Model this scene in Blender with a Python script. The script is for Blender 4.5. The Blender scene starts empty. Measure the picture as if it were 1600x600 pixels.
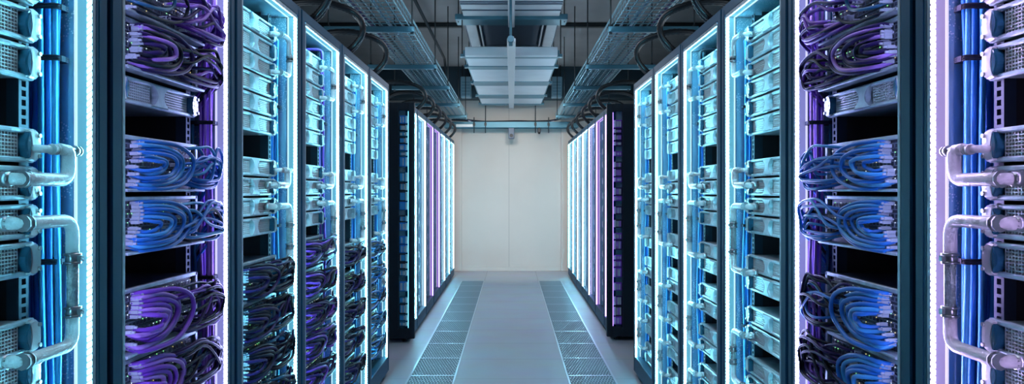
import bpy, bmesh, math, random
from mathutils import Vector, Matrix

random.seed(7)
C = bpy.context.scene.collection
sc = bpy.context.scene
PI = math.pi
CAMZ = 1.4
FX = 0.93          # front plane of the racks, metres from the aisle's centre line

# ------------------------------------------------------------------ materials
MATS = {}


def nt(name):
    m = bpy.data.materials.new(name)
    m.use_nodes = True
    MATS[name] = m
    t = m.node_tree
    return m, t, t.nodes['Principled BSDF']


def pbr(name, col, rough=0.5, metal=0.0, noise=0.0, nscale=20.0, bump=0.0, bscale=60.0,
        trans=0.0, coat=0.0, ior=1.45, rvar=0.0):
    m, t, b = nt(name)
    b.inputs['Base Color'].default_value = (*col, 1)
    b.inputs['Roughness'].default_value = rough
    b.inputs['Metallic'].default_value = metal
    b.inputs['Transmission Weight'].default_value = trans
    b.inputs['Coat Weight'].default_value = coat
    b.inputs['IOR'].default_value = ior
    if noise or bump or rvar:
        tc = t.nodes.new('ShaderNodeTexCoord')
    if noise or rvar:
        n = t.nodes.new('ShaderNodeTexNoise')
        n.inputs['Scale'].default_value = nscale
        n.inputs['Detail'].default_value = 4
        t.links.new(tc.outputs['Object'], n.inputs['Vector'])
        if noise:
            r = t.nodes.new('ShaderNodeValToRGB')
            r.color_ramp.elements[0].position = 0.3
            r.color_ramp.elements[1].position = 0.7
            r.color_ramp.elements[0].color = (*[max(0, c * (1 - noise)) for c in col], 1)
            r.color_ramp.elements[1].color = (*[min(1, c * (1 + noise)) for c in col], 1)
            t.links.new(n.outputs['Fac'], r.inputs['Fac'])
            t.links.new(r.outputs['Color'], b.inputs['Base Color'])
        if rvar:
            mr = t.nodes.new('ShaderNodeMapRange')
            mr.inputs['To Min'].default_value = max(0.02, rough - rvar)
            mr.inputs['To Max'].default_value = min(1, rough + rvar)
            t.links.new(n.outputs['Fac'], mr.inputs['Value'])
            t.links.new(mr.outputs['Result'], b.inputs['Roughness'])
    if bump:
        n2 = t.nodes.new('ShaderNodeTexNoise')
        n2.inputs['Scale'].default_value = bscale
        t.links.new(tc.outputs['Object'], n2.inputs['Vector'])
        bm_ = t.nodes.new('ShaderNodeBump')
        bm_.inputs['Strength'].default_value = bump
        bm_.inputs['Distance'].default_value = 0.004
        t.links.new(n2.outputs['Fac'], bm_.inputs['Height'])
        t.links.new(bm_.outputs['Normal'], b.inputs['Normal'])
    return m


def emis(name, col, strength, base=(0.6, 0.7, 0.75)):
    m, t, b = nt(name)
    b.inputs['Base Color'].default_value = (*base, 1)
    b.inputs['Roughness'].default_value = 0.4
    b.inputs['Emission Color'].default_value = (*col, 1)
    b.inputs['Emission Strength'].default_value = strength
    return m


def diode(name, col, gap_col, hi, lo, pitch=0.0146):
    """LED tape: a bright diode every PITCH metres with a dimmer gap between."""
    m = bpy.data.materials.new(name)
    m.use_nodes = True
    MATS[name] = m
    t = m.node_tree
    t.nodes.clear()
    out = t.nodes.new('ShaderNodeOutputMaterial')
    e = t.nodes.new('ShaderNodeEmission')
    tc = t.nodes.new('ShaderNodeTexCoord')
    sep = t.nodes.new('ShaderNodeSeparateXYZ')
    t.links.new(tc.outputs['Object'], sep.inputs[0])

    def mth(op, a, b=None, c=None):
        n = t.nodes.new('ShaderNodeMath')
        n.operation = op
        for i, v in enumerate((a, b, c)):
            if v is None:
                continue
            if isinstance(v, (int, float)):
                n.inputs[i].default_value = v
            else:
                t.links.new(v, n.inputs[i])
        return n.outputs[0]
    s = mth('ADD', sep.outputs['Y'], sep.outputs['Z'])
    f = mth('FRACT', mth('DIVIDE', s, pitch))
    d = mth('ABSOLUTE', mth('SUBTRACT', f, 0.5))
    k = mth('LESS_THAN', d, 0.31)
    mix = t.nodes.new('ShaderNodeMix')
    mix.data_type = 'RGBA'
    t.links.new(k, mix.inputs['Factor'])
    mix.inputs['A'].default_value = (*[c * lo for c in gap_col], 1)
    mix.inputs['B'].default_value = (*[c * hi for c in col], 1)
    t.links.new(mix.outputs['Result'], e.inputs['Color'])
    e.inputs['Strength'].default_value = 1.0
    t.links.new(e.outputs[0], out.inputs['Surface'])
    return m


LEDP = 62.0
CYAN, ICE, VIO, LAV, MAU = (0.19, 0.73, 1.0), (0.36, 0.74, 1.0), (0.42, 0.44, 1.0), (0.46, 0.24, 1.0), (0.64, 0.46, 1.0)
for nm, c, hi in (('cyan', CYAN, LEDP), ('ice', ICE, LEDP), ('violet', VIO, LEDP * .55), ('lavender', LAV, 6.0), ('mauve', MAU, LEDP)):
    w = tuple(0.45 + 0.55 * x for x in c)
    diode('led_' + nm, c, tuple(0.3 + 0.7 * x for x in c), hi, 1.7)
    emis('edge_' + nm, w, 0.95, (.15, .15, .15))
    emis('end_' + nm, c, 2.6)
    emis('diff_' + nm, c, 0.42, (.10, .12, .13))

pbr('post', (0.006, 0.075, 0.145), 0.45, 0.0)
MATS['post'].node_tree.nodes['Principled BSDF'].inputs['Specular IOR Level'].default_value = 0.3
pbr('post_dark', (0.006, 0.016, 0.028), 0.45, 0.2)
pbr('inner', (0.004, 0.006, 0.010), 0.7)
pbr('rail', (0.03, 0.055, 0.08), 0.4, 0.4)
pbr('silver', (0.60, 0.76, 0.82), 0.28, 0.2, noise=0.16, nscale=26, bump=0.25, bscale=90)
pbr('silver_dull', (0.45, 0.55, 0.62), 0.4, 0.5, noise=0.2, nscale=30)
pbr('grille', (0.86, 0.92, 0.94), 0.3, 0.15)
pbr('hole', (0.012, 0.02, 0.04), 0.5)
pbr('ear', (0.88, 0.93, 0.95), 0.16, 0.05, coat=0.6, bump=0.2, bscale=70)
pbr('handle', (0.02, 0.12, 0.20), 0.15, 0.1, coat=0.7)
pbr('pipe', (0.92, 0.95, 0.96), 0.3, 0.0, noise=0.06, nscale=60, bump=0.4, bscale=150, coat=0.3)
MATS['pipe'].node_tree.nodes['Principled BSDF'].inputs['Subsurface Weight'].default_value = 0.6
MATS['pipe'].node_tree.nodes['Principled BSDF'].inputs['Subsurface Radius'].default_value = (1, 1, 1)
MATS['pipe'].node_tree.nodes['Principled BSDF'].inputs['Subsurface Scale'].default_value = 0.02
pbr('pipe_clear', (0.60, 0.78, 0.84), 0.12, 0.0, noise=0.3, nscale=90, bump=0.8, bscale=120, trans=0.35, coat=0.5)
pbr('steel', (0.55, 0.58, 0.6), 0.28, 0.9, noise=0.15, nscale=50)
pbr('steel_dark', (0.10, 0.09, 0.10), 0.35, 0.6)
pbr('cab_blue', (0.02, 0.22, 0.72), 0.32, coat=0.2)
pbr('cab_sky', (0.06, 0.42, 0.86), 0.32, coat=0.2)
pbr('cab_teal', (0.015, 0.13, 0.25), 0.35, coat=0.3)
pbr('cab_purple', (0.24, 0.07, 0.62), 0.36, coat=0.1)
pbr('cab_lav', (0.46, 0.24, 0.80), 0.36, coat=0.1)
pbr('cab_dark', (0.004, 0.009, 0.024), 0.42)
pbr('cab_plum', (0.028, 0.014, 0.10), 0.42)
for q in ('cab_dark', 'cab_plum'):
    MATS[q].node_tree.nodes['Principled BSDF'].inputs['Specular IOR Level'].default_value = 0.28
pbr('plug', (0.55, 0.62, 0.70), 0.25, coat=0.5)
pbr('strap', (0.006, 0.012, 0.03), 0.7)
pbr('port', (0.14, 0.18, 0.24), 0.35, 0.3)
pbr('pp', (0.022, 0.035, 0.06), 0.4, 0.2)
pbr('tray', (0.17, 0.34, 0.41), 0.35, 0.3)
pbr('strut', (0.07, 0.20, 0.27), 0.45, 0.3)
pbr('rod', (0.035, 0.045, 0.05), 0.5, 0.4)
pbr('hose', (0.008, 0.009, 0.012), 0.38, coat=0.2)
pbr('cpanel', (0.70, 0.78, 0.84), 0.5, noise=0.06, nscale=3)
pbr('cpanel_dark', (0.09, 0.13, 0.19), 0.5)
pbr('cbar', (0.10, 0.25, 0.33), 0.4, 0.2)
pbr('cbeam', (0.78, 0.84, 0.88), 0.4, 0.1)
pbr('acbox', (0.28, 0.47, 0.57), 0.45)
pbr('white', (0.80, 0.84, 0.86), 0.5)
pbr('black', (0.01, 0.012, 0.016), 0.5)
pbr('ceilm', (0.36, 0.37, 0.38), 0.9, noise=0.12, nscale=1.6)
pbr('beamm', (0.045, 0.085, 0.11), 0.7)
pbr('wallm', (0.60, 0.575, 0.545), 0.8, noise=0.03, nscale=1.5)
pbr('seam', (0.38, 0.37, 0.36), 0.8)
pbr('sidew', (0.10, 0.13, 0.16), 0.9)
pbr('pit', (0.008, 0.012, 0.016), 0.9)
pbr('gframe', (0.52, 0.60, 0.66), 0.35, 0.3)
pbr('grib', (0.36, 0.44, 0.48), 0.5, 0.1)
emis('ind_green', (0.25, 1.0, 0.25), 2.2)
emis('ind_white', (0.8, 0.95, 1.0), 1.6)
emis('ind_amber', (1.0, 0.75, 0.2), 1.4)


def side_panel_mat():
    m, t, b = nt('side_panel')
    tc = t.nodes.new('ShaderNodeTexCoord')
    n = t.nodes.new('ShaderNodeTexNoise'); n.inputs['Scale'].default_value = 5; n.inputs['Detail'].default_value = 5
    t.links.new(tc.outputs['Object'], n.inputs['Vector'])
    r = t.nodes.new('ShaderNodeValToRGB')
    r.color_ramp.elements[0].position = 0.3; r.color_ramp.elements[0].color = (0.20, 0.44, 0.58, 1)
    r.color_ramp.elements[1].position = 0.75; r.color_ramp.elements[1].color = (0.38, 0.62, 0.74, 1)
    t.links.new(n.outputs['Fac'], r.inputs['Fac'])
    v = t.nodes.new('ShaderNodeTexVoronoi'); v.inputs['Scale'].default_value = 150
    t.links.new(tc.outputs['Object'], v.inputs['Vector'])
    lt = t.nodes.new('ShaderNodeMath'); lt.operation = 'LESS_THAN'; lt.inputs[1].default_value = 0.32
    t.links.new(v.outputs['Distance'], lt.inputs[0])
    n3 = t.nodes.new('ShaderNodeTexNoise'); n3.inputs['Scale'].default_value = 9
    t.links.new(tc.outputs['Object'], n3.inputs['Vector'])
    gt = t.nodes.new('ShaderNodeMath'); gt.operation = 'GREATER_THAN'; gt.inputs[1].default_value = 0.5
    t.links.new(n3.outputs['Fac'], gt.inputs[0])
    mu = t.nodes.new('ShaderNodeMath'); mu.operation = 'MULTIPLY'
    t.links.new(lt.outputs[0], mu.inputs[0]); t.links.new(gt.outputs[0], mu.inputs[1])
    mx = t.nodes.new('ShaderNodeMix'); mx.data_type = 'RGBA'
    t.links.new(mu.outputs[0], mx.inputs['Factor'])
    t.links.new(r.outputs['Color'], mx.inputs['A'])
    mx.inputs['B'].default_value = (0.80, 0.90, 0.95, 1)
    t.links.new(mx.outputs['Result'], b.inputs['Base Color'])
    b.inputs['Roughness'].default_value = 0.35
    b.inputs['Metallic'].default_value = 0.2


side_panel_mat()


def floor_mat():
    m, t, b = nt('floorm')
    tc = t.nodes.new('ShaderNodeTexCoord')
    br = t.nodes.new('ShaderNodeTexBrick')
    br.offset = 0.0
    br.inputs['Scale'].default_value = 1.0
    br.inputs['Brick Width'].default_value = 0.834
    br.inputs['Row Height'].default_value = 0.66
    br.inputs['Mortar Size'].default_value = 0.0035
    br.inputs['Color1'].default_value = (0.53, 0.57, 0.64, 1)
    br.inputs['Color2'].default_value = (0.51, 0.55, 0.62, 1)
    br.inputs['Mortar'].default_value = (0.30, 0.33, 0.37, 1)
    mp = t.nodes.new('ShaderNodeMapping')
    mp.inputs['Location'].default_value = (0.417, 0.32, 0)
    t.links.new(tc.outputs['Object'], mp.inputs['Vector'])
    t.links.new(mp.outputs['Vector'], br.inputs['Vector'])
    n = t.nodes.new('ShaderNodeTexNoise'); n.inputs['Scale'].default_value = 3.0; n.inputs['Detail'].default_value = 6
    t.links.new(tc.outputs['Object'], n.inputs['Vector'])
    mx = t.nodes.new('ShaderNodeMix'); mx.data_type = 'RGBA'; mx.blend_type = 'MULTIPLY'
    mx.inputs['Factor'].default_value = 0.25
    t.links.new(br.outputs['Color'], mx.inputs['A'])
    t.links.new(n.outputs['Color'], mx.inputs['B'])
    t.links.new(br.outputs['Color'], mx.inputs['A'])
    t.links.new(mx.outputs['Result'], b.inputs['Base Color'])
    mr = t.nodes.new('ShaderNodeMapRange')
    mr.inputs['To Min'].default_value = 0.42; mr.inputs['To Max'].default_value = 0.6
    t.links.new(n.outputs['Fac'], mr.inputs['Value'])
    t.links.new(mr.outputs['Result'], b.inputs['Roughness'])
    b.inputs['Specular IOR Level'].default_value = 0.25


floor_mat()
M = MATS

# ------------------------------------------------------------------ mesh builder


def arc(c, r, a0, a1, n):
    return [(c[0] + r * math.cos(a0 + (a1 - a0) * i / n), c[1] + r * math.sin(a0 + (a1 - a0) * i / n)) for i in range(n + 1)]


def smooth_path(pts, per=6):
    P = [Vector(p) for p in pts]
    if len(P) < 3:
        return P
    out = []
    for i in range(len(P) - 1):
        p0 = P[i - 1] if i else P[0] * 2 - P[1]
        p1, p2 = P[i], P[i + 1]
        p3 = P[i + 2] if i + 2 < len(P) else P[-1] * 2 - P[-2]
        for k in range(per):
            u = k / per
            out.append(0.5 * ((2 * p1) + (p2 - p0) * u + (2 * p0 - 5 * p1 + 4 * p2 - p3) * u * u + (3 * p1 - p0 - 3 * p2 + p3) * u ** 3))
    out.append(P[-1])
    return out


def round_corners(pts, r, n=6):
    P = [Vector(p) for p in pts]
    out = [P[0]]
    for i in range(1, len(P) - 1):
        a, b, c = P[i - 1], P[i], P[i + 1]
        d1, d2 = (a - b), (c - b)
        k = min(r, d1.length * 0.49, d2.length * 0.49)
        p, q = b + d1.normalized() * k, b + d2.normalized() * k
        for j in range(n + 1):
            u = j / n
            out.append((1 - u) ** 2 * p + 2 * u * (1 - u) * b + u * u * q)
    out.append(P[-1])
    return out


class MB:
    """Collects shapes in (u, y, z): u is the distance from the aisle's centre line, so s = -1 gives the left side, +1 the right."""

    def __init__(self, s=1):
        self.v, self.f, self.m, self.s, self.sm = [], [], [], s, []

    def _add(self, vs, fs, mi=0, smooth=False):
        b = len(self.v)
        self.v.extend(vs)
        self.f.extend([tuple(b + i for i in f) for f in fs])
        self.m.extend([mi] * len(fs))
        self.sm.extend([smooth] * len(fs))
        return self

    def box(self, a, b, mi=0):
        x0, x1 = sorted((a[0], b[0])); y0, y1 = sorted((a[1], b[1])); z0, z1 = sorted((a[2], b[2]))
        vs = [(x0, y0, z0), (x1, y0, z0), (x1, y1, z0), (x0, y1, z0), (x0, y0, z1), (x1, y0, z1), (x1, y1, z1), (x0, y1, z1)]
        return self._add(vs, [(0, 3, 2, 1), (4, 5, 6, 7), (0, 1, 5, 4), (1, 2, 6, 5), (2, 3, 7, 6), (3, 0, 4, 7)], mi)

    def cbox(self, a, b, c=0.003, mi=0):
        """A box with its edges cut by c."""
        bm = bmesh.new()
        x0, x1 = sorted((a[0], b[0])); y0, y1 = sorted((a[1], b[1])); z0, z1 = sorted((a[2], b[2]))
        bmesh.ops.create_cube(bm, size=1.0)
        for v in bm.verts:
            v.co = Vector(((x0 + x1) / 2 + v.co.x * (x1 - x0), (y0 + y1) / 2 + v.co.y * (y1 - y0), (z0 + z1) / 2 + v.co.z * (z1 - z0)))
        bmesh.ops.bevel(bm, geom=list(bm.edges), offset=min(c, (x1 - x0) * .4, (y1 - y0) * .4, (z1 - z0) * .4), segments=1, affect='EDGES')
        bm.verts.index_update()
        self._add([tuple(v.co) for v in bm.verts], [tuple(v.index for v in f.verts) for f in bm.faces], mi)
        bm.free()
        return self

    def prism_u(self, poly, u0, u1, mi=0, inset=0.0):
        """poly in (y, z), from u0 (front) to u1; the front face shrinks by inset towards its middle for a soft edge."""
        n = len(poly)
        cy = sum(p[0] for p in poly) / n
        cz = sum(p[1] for p in poly) / n
        vs = [(u1, p[0], p[1]) for p in poly]
        if inset:
            def sh(p):
                dy, dz = p[0] - cy, p[1] - cz
                l = math.hypot(dy, dz) or 1
                k = max(0, (l - inset) / l)
                return (cy + dy * k, cz + dz * k)
            vs += [(u0 + inset, p[0], p[1]) for p in poly]
            vs += [(u0, *sh(p)) for p in poly]
            rings = 3
        else:
            vs += [(u0, p[0], p[1]) for p in poly]
            rings = 2
        fs = [tuple(range(n))[::-1], tuple((rings - 1) * n + i for i in range(n))]
        for r in range(rings - 1):
            for i in range(n):
                j = (i + 1) % n
                fs.append((r * n + i, r * n + j, (r + 1) * n + j, (r + 1) * n + i))
        return self._add(vs, fs, mi)

    def tube(self, pts, r, sides=8, mi=0, caps=True):
        P = [Vector(p) for p in pts]
        n = len(P)
        rad = r if callable(r) else (lambda t: r)
        vs, fs = [], []
        t0 = (P[1] - P[0]).normalized()
        ref = Vector((0, 0, 1)) if abs(t0.z) < 0.9 else Vector((1, 0, 0))
        nrm = (ref - t0 * ref.dot(t0)).normalized()
        for i in range(n):
            t = (P[min(i + 1, n - 1)] - P[max(i - 1, 0)])
            if t.length < 1e-9:
                t = t0
            t = t.normalized()
            nrm = (nrm - t * nrm.dot(t))
            nrm = nrm.normalized() if nrm.length > 1e-6 else t.orthogonal().normalized()
            bn = t.cross(nrm)
            rr = rad(i / (n - 1))
            for k in range(sides):
                a = 2 * PI * k / sides
                vs.append(tuple(P[i] + nrm * (rr * math.cos(a)) + bn * (rr * math.sin(a))))
        for i in range(n - 1):
            for k in range(sides):
                k2 = (k + 1) % sides
                fs.append((i * sides + k, i * sides + k2, (i + 1) * sides + k2, (i + 1) * sides + k))
        self._add(vs, fs, mi, sides > 4)
        if caps:
            b = len(self.v) - len(vs)
            self.f.append(tuple(b + k for k in range(sides))[::-1])
            self.f.append(tuple(b + (n - 1) * sides + k for k in range(sides)))
            self.m += [mi, mi]; self.sm += [False, False]
        return self

    def mesh(self, name, mats, origin=(0, 0, 0)):
        me = bpy.data.meshes.new(name)
        s = self.s
        ox, oy, oz = origin
        vs = [(s * (x - ox), y - oy, z - oz) for x, y, z in self.v]
        fs = [f[::-1] for f in self.f] if s < 0 else self.f
        me.from_pydata(vs, [], fs)
        for m in (mats if isinstance(mats, (list, tuple)) else [mats]):
            me.materials.append(m if not isinstance(m, str) else M[m])
        me.polygons.foreach_set('material_index', self.m)
        me.polygons.foreach_set('use_smooth', self.sm)
        bm = bmesh.new(); bm.from_mesh(me)
        bmesh.ops.recalc_face_normals(bm, faces=bm.faces)
        bm.to_mesh(me); bm.free()
        me.update()
        return me

    def obj(self, name, mats, parent=None, origin=(0, 0, 0), loc=None):
        o = bpy.data.objects.new(name, self.mesh(name, mats, origin))
        C.objects.link(o)
        o.location = loc if loc is not None else (self.s * origin[0], origin[1], origin[2])
        if parent is not None:
            o.parent = parent
        return o


def tag(o, label=None, cat=None, group=None, kind=None):
    if label: o['label'] = label
    if cat: o['category'] = cat
    if group: o['group'] = group
    if kind: o['kind'] = kind
    return o


def empty(name, loc, label, cat, group=None):
    o = bpy.data.objects.new(name, None)
    C.objects.link(o)
    o.location = loc
    o.empty_display_size = 0.05
    return tag(o, label, cat, group)


KIDS = {}


def kids(o):
    return list(KIDS.get(o.name, ()))


def remember(o):
    """Note a finished prototype's children, so copies need no scene-wide search."""
    for c in o.children:
        KIDS.setdefault(o.name, []).append(c)
        remember(c)
    return o


def copy_tree(o, parent=None):
    c = o.copy()
    C.objects.link(c)
    if parent is not None:
        c.parent = parent
    for ch in kids(o):
        copy_tree(ch, c)
    return c


ORD = ['first', 'second', 'third', 'fourth', 'fifth', 'sixth', 'seventh', 'eighth', 'ninth', 'tenth', 'eleventh', 'twelfth',
       'thirteenth', 'fourteenth', 'fifteenth', 'sixteenth', 'seventeenth', 'eighteenth', 'nineteenth', 'twentieth', 'twenty-first',
       'twenty-second', 'twenty-third', 'twenty-fourth']
SIDE = {-1: 'left', 1: 'right'}

# ------------------------------------------------------------------ the room
DW = 13.16
ZC = 3.5


def struct(o):
    o['kind'] = 'structure'
    return o


b = MB()
b.box((-0.417, -1.6, -0.05), (0.417, DW, 0))
for s in (-1, 1):
    b.box((s * 0.774, -1.6, -0.05), (s * 2.6, DW, 0))
    b.box((s * 0.417, 11.72, -0.05), (s * 0.774, DW, 0))
    b.box((s * 0.417, -1.6, -0.05), (s * 0.774, 3.92, 0))
    b.box((s * 0.40, 3.9, -0.36), (s * 0.80, 11.74, -0.33), 1)
    b.box((s * 0.40, 3.9, -0.34), (s * 0.417, 11.74, -0.05), 1)
    b.box((s * 0.774, 3.9, -0.34), (s * 0.80, 11.74, -0.05), 1)
struct(b.obj('floor', ['floorm', 'pit']))
struct(MB().box((-2.6, -1.6, ZC), (2.6, DW, ZC + 0.1)).obj('ceiling', 'ceilm'))
b = MB()
b.box((-2.6, DW, -0.4), (2.6, DW + 0.1, ZC + 0.1))
struct(b.obj('wall_back', 'wallm'))
struct(MB().box((-2.7, -1.6, -0.4), (-2.6, DW + .1, ZC + 0.1)).obj('wall_left', 'sidew'))
struct(MB().box((2.6, -1.6, -0.4), (2.7, DW + .1, ZC + 0.1)).obj('wall_right', 'sidew'))
struct(MB().box((-2.7, -1.7, -0.4), (2.7, -1.6, ZC + 0.1)).obj('wall_front', 'sidew'))
# wall lining joint, side returns and base strip
struct(MB().box((-0.046, DW - .004, 0.0), (-0.038, DW, 2.9)).obj('trim_1', 'seam'))
for i, s in enumerate((-1, 1)):
    b = MB(s); b.cbox((0.86, DW - .08, 0), (1.3, DW, 2.95), .01)
    struct(b.obj(f'trim_{i + 2}', 'wallm'))
struct(MB().cbox((-0.86, DW - .02, 0), (0.86, DW, 0.07), .004).obj('baseboard_back', 'wallm'))
# downstand in front of the back wall
b = MB(); b.cbox((-2.6, 12.78, 2.97), (2.6, DW, ZC), .01)
b.box((-2.6, 12.76, ZC - .03), (2.6, 12.78, ZC))
struct(b.obj('ceiling_beam', 'beamm'))

# floor grates
gm = {}
b = MB()
W0, W1, L = 0.0, 0.357, 0.6
b.box((W0, 0, -.03), (W0 + .014, L, 0.001)); b.box((W1 - .014, 0, -.03), (W1, L, 0.001))
b.box((W0, 0, -.03), (W1, .012, 0.001)); b.box((W0, L - .012, -.03), (W1, L, 0.001))
gm['frame'] = b.mesh('grate_frame', 'gframe', (W1 / 2, L / 2, 0))
b = MB()
n = 13
py = (L - .024) / n
for i in range(n + 1):
    y = .012 + i * py
    b.box((W0 + .014, y - .005, -.022), (W1 - .014, y + .005, -.001))
nx = 15
px = (W1 - .028) / nx
for i in range(n):
    y = .012 + i * py
    for j in range(nx):
        x = W0 + .014 + (j + (0.5 if i % 2 else 0.0)) * px
        if x > W0 + .016:
            b.box((x - .0038, y + .004, -.020), (x + .0038, y + py - .004, -.002))
gm['grille'] = b.mesh('grille', 'grib', (W1 / 2, L / 2, 0))
for s in (-1, 1):
    for i in range(13):
        y0 = 11.72 - .6 * (i + 1)
        q = empty('floor_grate', (s * 0.5955, y0 + .3, 0),
                  f'perforated grey floor grate, {ORD[i]} counted from the back wall in the {SIDE[s]} strip', 'floor grate', f'perforated floor grates in the {SIDE[s]} strip')
        for nm, key in (('frame', 'frame'), ('grille', 'grille')):
            o = bpy.data.objects.new(nm, gm[key]); C.objects.link(o); o.parent = q

# ------------------------------------------------------------------ racks
RT = 2.21
rack_cache = {}


def rack_meshes(s, w):
    key = (s, round(w, 3))
    if key in rack_cache:
        return rack_cache[key]
    R = {}
    D0, D1 = 0.0, 1.02      # depth from the front plane
    b = MB(s)
    for y0, y1 in ((0, .058), (w - .062, w)):
        b.cbox((D0, max(y0, .009), .035), (.05, min(y1, w - .009), RT), .004)
    b.box((D0 - .0015, w - .046, .05), (0, w - .043, RT - .02))
    b.cbox((D0, .05, 2.163), (.05, w - .05, RT), .004)
    b.cbox((D0, .05, .035), (.05, w - .05, .150), .004)
    R['frame'] = b.mesh('frame', 'post')
    b = MB(s)
    b.box((.05, .004, RT - .03), (D1, w - .004, RT - .004))
    b.box((.05, .06, 2.155), (D1 - .03, w - .065, 2.163))
    R['roof_panel'] = b.mesh('roof_panel', 'side_panel')
    b = MB(s); b.box((.05, .004, .035), (D1, w - .004, .07))
    b.box((.05, .06, .11), (.3, w - .06, .14))
    R['base_panel'] = b.mesh('base_panel', 'post_dark')
    b = MB(s); b.box((D1 - .02, .004, .035), (D1, w - .004, RT - .03))
    R['rear_panel'] = b.mesh('rear_panel', 'inner')
    for nm, ya, yb in (('near', .046, .056), ('far', w - .058, w - .048)):
        b = MB(s); b.box((.05, ya, .07), (D1 - .02, yb, 2.155))
        R['side_' + nm] = b.mesh('side_panel', 'side_panel')
    # LED profiles: channel, diode tape, diffuser, bright inner edge
    for nm, sg, y in (('far', -1, w - .060), ('near', 1, .056)):
        lo, hi = .150, 2.155
        b = MB(s); b.box((.000, y, lo), (.046, y + sg * .0035, hi)); b.box((.000, y, lo), (.0013, y + sg * .0128, hi))
        R['chan_' + nm] = b.mesh('led_channel', 'silver_dull')
        b = MB(s)
        p = [(.0015, y + sg * .0125), (.0165, y + sg * .0042), (.0165, y + sg * .0036), (.0015, y + sg * .0036)]
        b._add([(a, c, lo) for a, c in p] + [(a, c, hi) for a, c in p],
               [(0, 1, 2, 3), (7, 6, 5, 4), (0, 4, 5, 1), (1, 5, 6, 2), (2, 6, 7, 3), (3, 7, 4, 0)])
        R['tape_' + nm] = b.mesh('diode_tape', 'led_cyan')
        b = MB(s); b.box((.0170, y + sg * .0036, lo), (.0375, y + sg * .006, hi))
        R['diff_' + nm] = b.mesh('diffuser', 'diff_cyan')
        b = MB(s); b.box((.0378, y + sg * .0036, lo), (.0435, y + sg * .009, hi))
        R['edge_' + nm] = b.mesh('edge_light', 'edge_cyan')
    b = MB(s); b.box((0, .07, 2.158), (.046, w - .074, 2.1625)); b.box((0, .07, 2.1465), (.0013, w - .074, 2.16))
    R['chan_top'] = b.mesh('led_channel', 'silver_dull')
    b = MB(s)
    p = [(.0015, 2.147), (.0165, 2.156), (.0165, 2.158), (.0015, 2.158)]
    ya, yb = .075, w - .078
    b._add([(a, ya, z) for a, z in p] + [(a, yb, z) for a, z in p],
           [(0, 1, 2, 3), (7, 6, 5, 4), (0, 4, 5, 1), (1, 5, 6, 2), (2, 6, 7, 3), (3, 7, 4, 0)])
    R['tape_top'] = b.mesh('diode_tape', 'led_cyan')
    b = MB(s); b.box((.017, ya, 2.154), (.0375, yb, 2.158))
    R['diff_top'] = b.mesh('diffuser', 'diff_cyan')
    b = MB(s); b.box((.0378, ya, 2.151), (.0435, yb, 2.158))
    R['edge_top'] = b.mesh('edge_light', 'edge_cyan')
    for nm, y in (('far', w / 2 + .2385), ('near', w / 2 - .2385)):
        if w < .7:
            y = w / 2 + (.147 if nm == 'far' else -.147)
        b = MB(s); b.box((.128, y - .002, .07), (D1 - .02, y + .002, 2.155))
        R['baffle_' + nm] = b.mesh('baffle', 'black')  # black sheet added behind the rails to keep gaps between servers dark
    # 19-inch rails with square holes
    for nm, y in (('far', w / 2 + .222), ('near', w / 2 - .222)):
        if w < .7:
            y = w / 2 + (.13 if nm == 'far' else -.13)
        b = MB(s)
        b.box((.085, y - .016, .08), (.088, y - .007, 2.14)); b.box((.085, y + .007, .08), (.088, y + .016, 2.14))
        b.box((.088, y + .013, .08), (.13, y + .016, 2.14))
        z = .08
        while z < 2.13:
            b.box((.085, y - .008, z), (.088, y + .008, z + .007)); z += .0196
        R['rail_' + nm] = b.mesh('mounting_rail', 'rail')
    for i, (a, y) in enumerate(((.06, .05), (.06, w - .05))):
        b = MB(s); b.tube([(a, y, 0.0), (a, y, .006)], .026, 10); b.tube([(a, y, .006), (a, y, .036)], .010, 8)
        R['foot%d' % i] = b.mesh('levelling_foot', 'steel_dark')
    rack_cache[key] = R
    return R


def make_rack(s, y0, w, colour, label, group):
    R = rack_meshes(s, w)
    r = empty('server_rack', (s * FX, y0, 0), label, 'server rack', group)

    def part(name, key, parent=r, mat=None):
        o = bpy.data.objects.new(name, R[key]); C.objects.link(o); o.parent = parent
        if mat:
            o.material_slots[0].link = 'OBJECT'
            o.material_slots[0].material = M[mat]
        return o
    part('frame', 'frame'); part('roof_panel', 'roof_panel'); part('base_panel', 'base_panel')
    part('rear_panel', 'rear_panel'); part('side_panel', 'side_near'); part('side_panel', 'side_far')
    for k in ('near', 'far', 'top'):
        c = part('led_strip', 'chan_' + k)
        part('diode_tape', 'tape_' + k, c, 'led_' + colour)
        part('diffuser', 'diff_' + k, c, 'diff_' + colour)
        part('edge_light', 'edge_' + k, c, 'edge_' + colour)
    part('mounting_rail', 'rail_near'); part('mounting_rail', 'rail_far')
    part('baffle', 'baffle_near'); part('baffle', 'baffle_far')
    part('levelling_foot', 'foot0'); part('levelling_foot', 'foot1')
    return r


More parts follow.
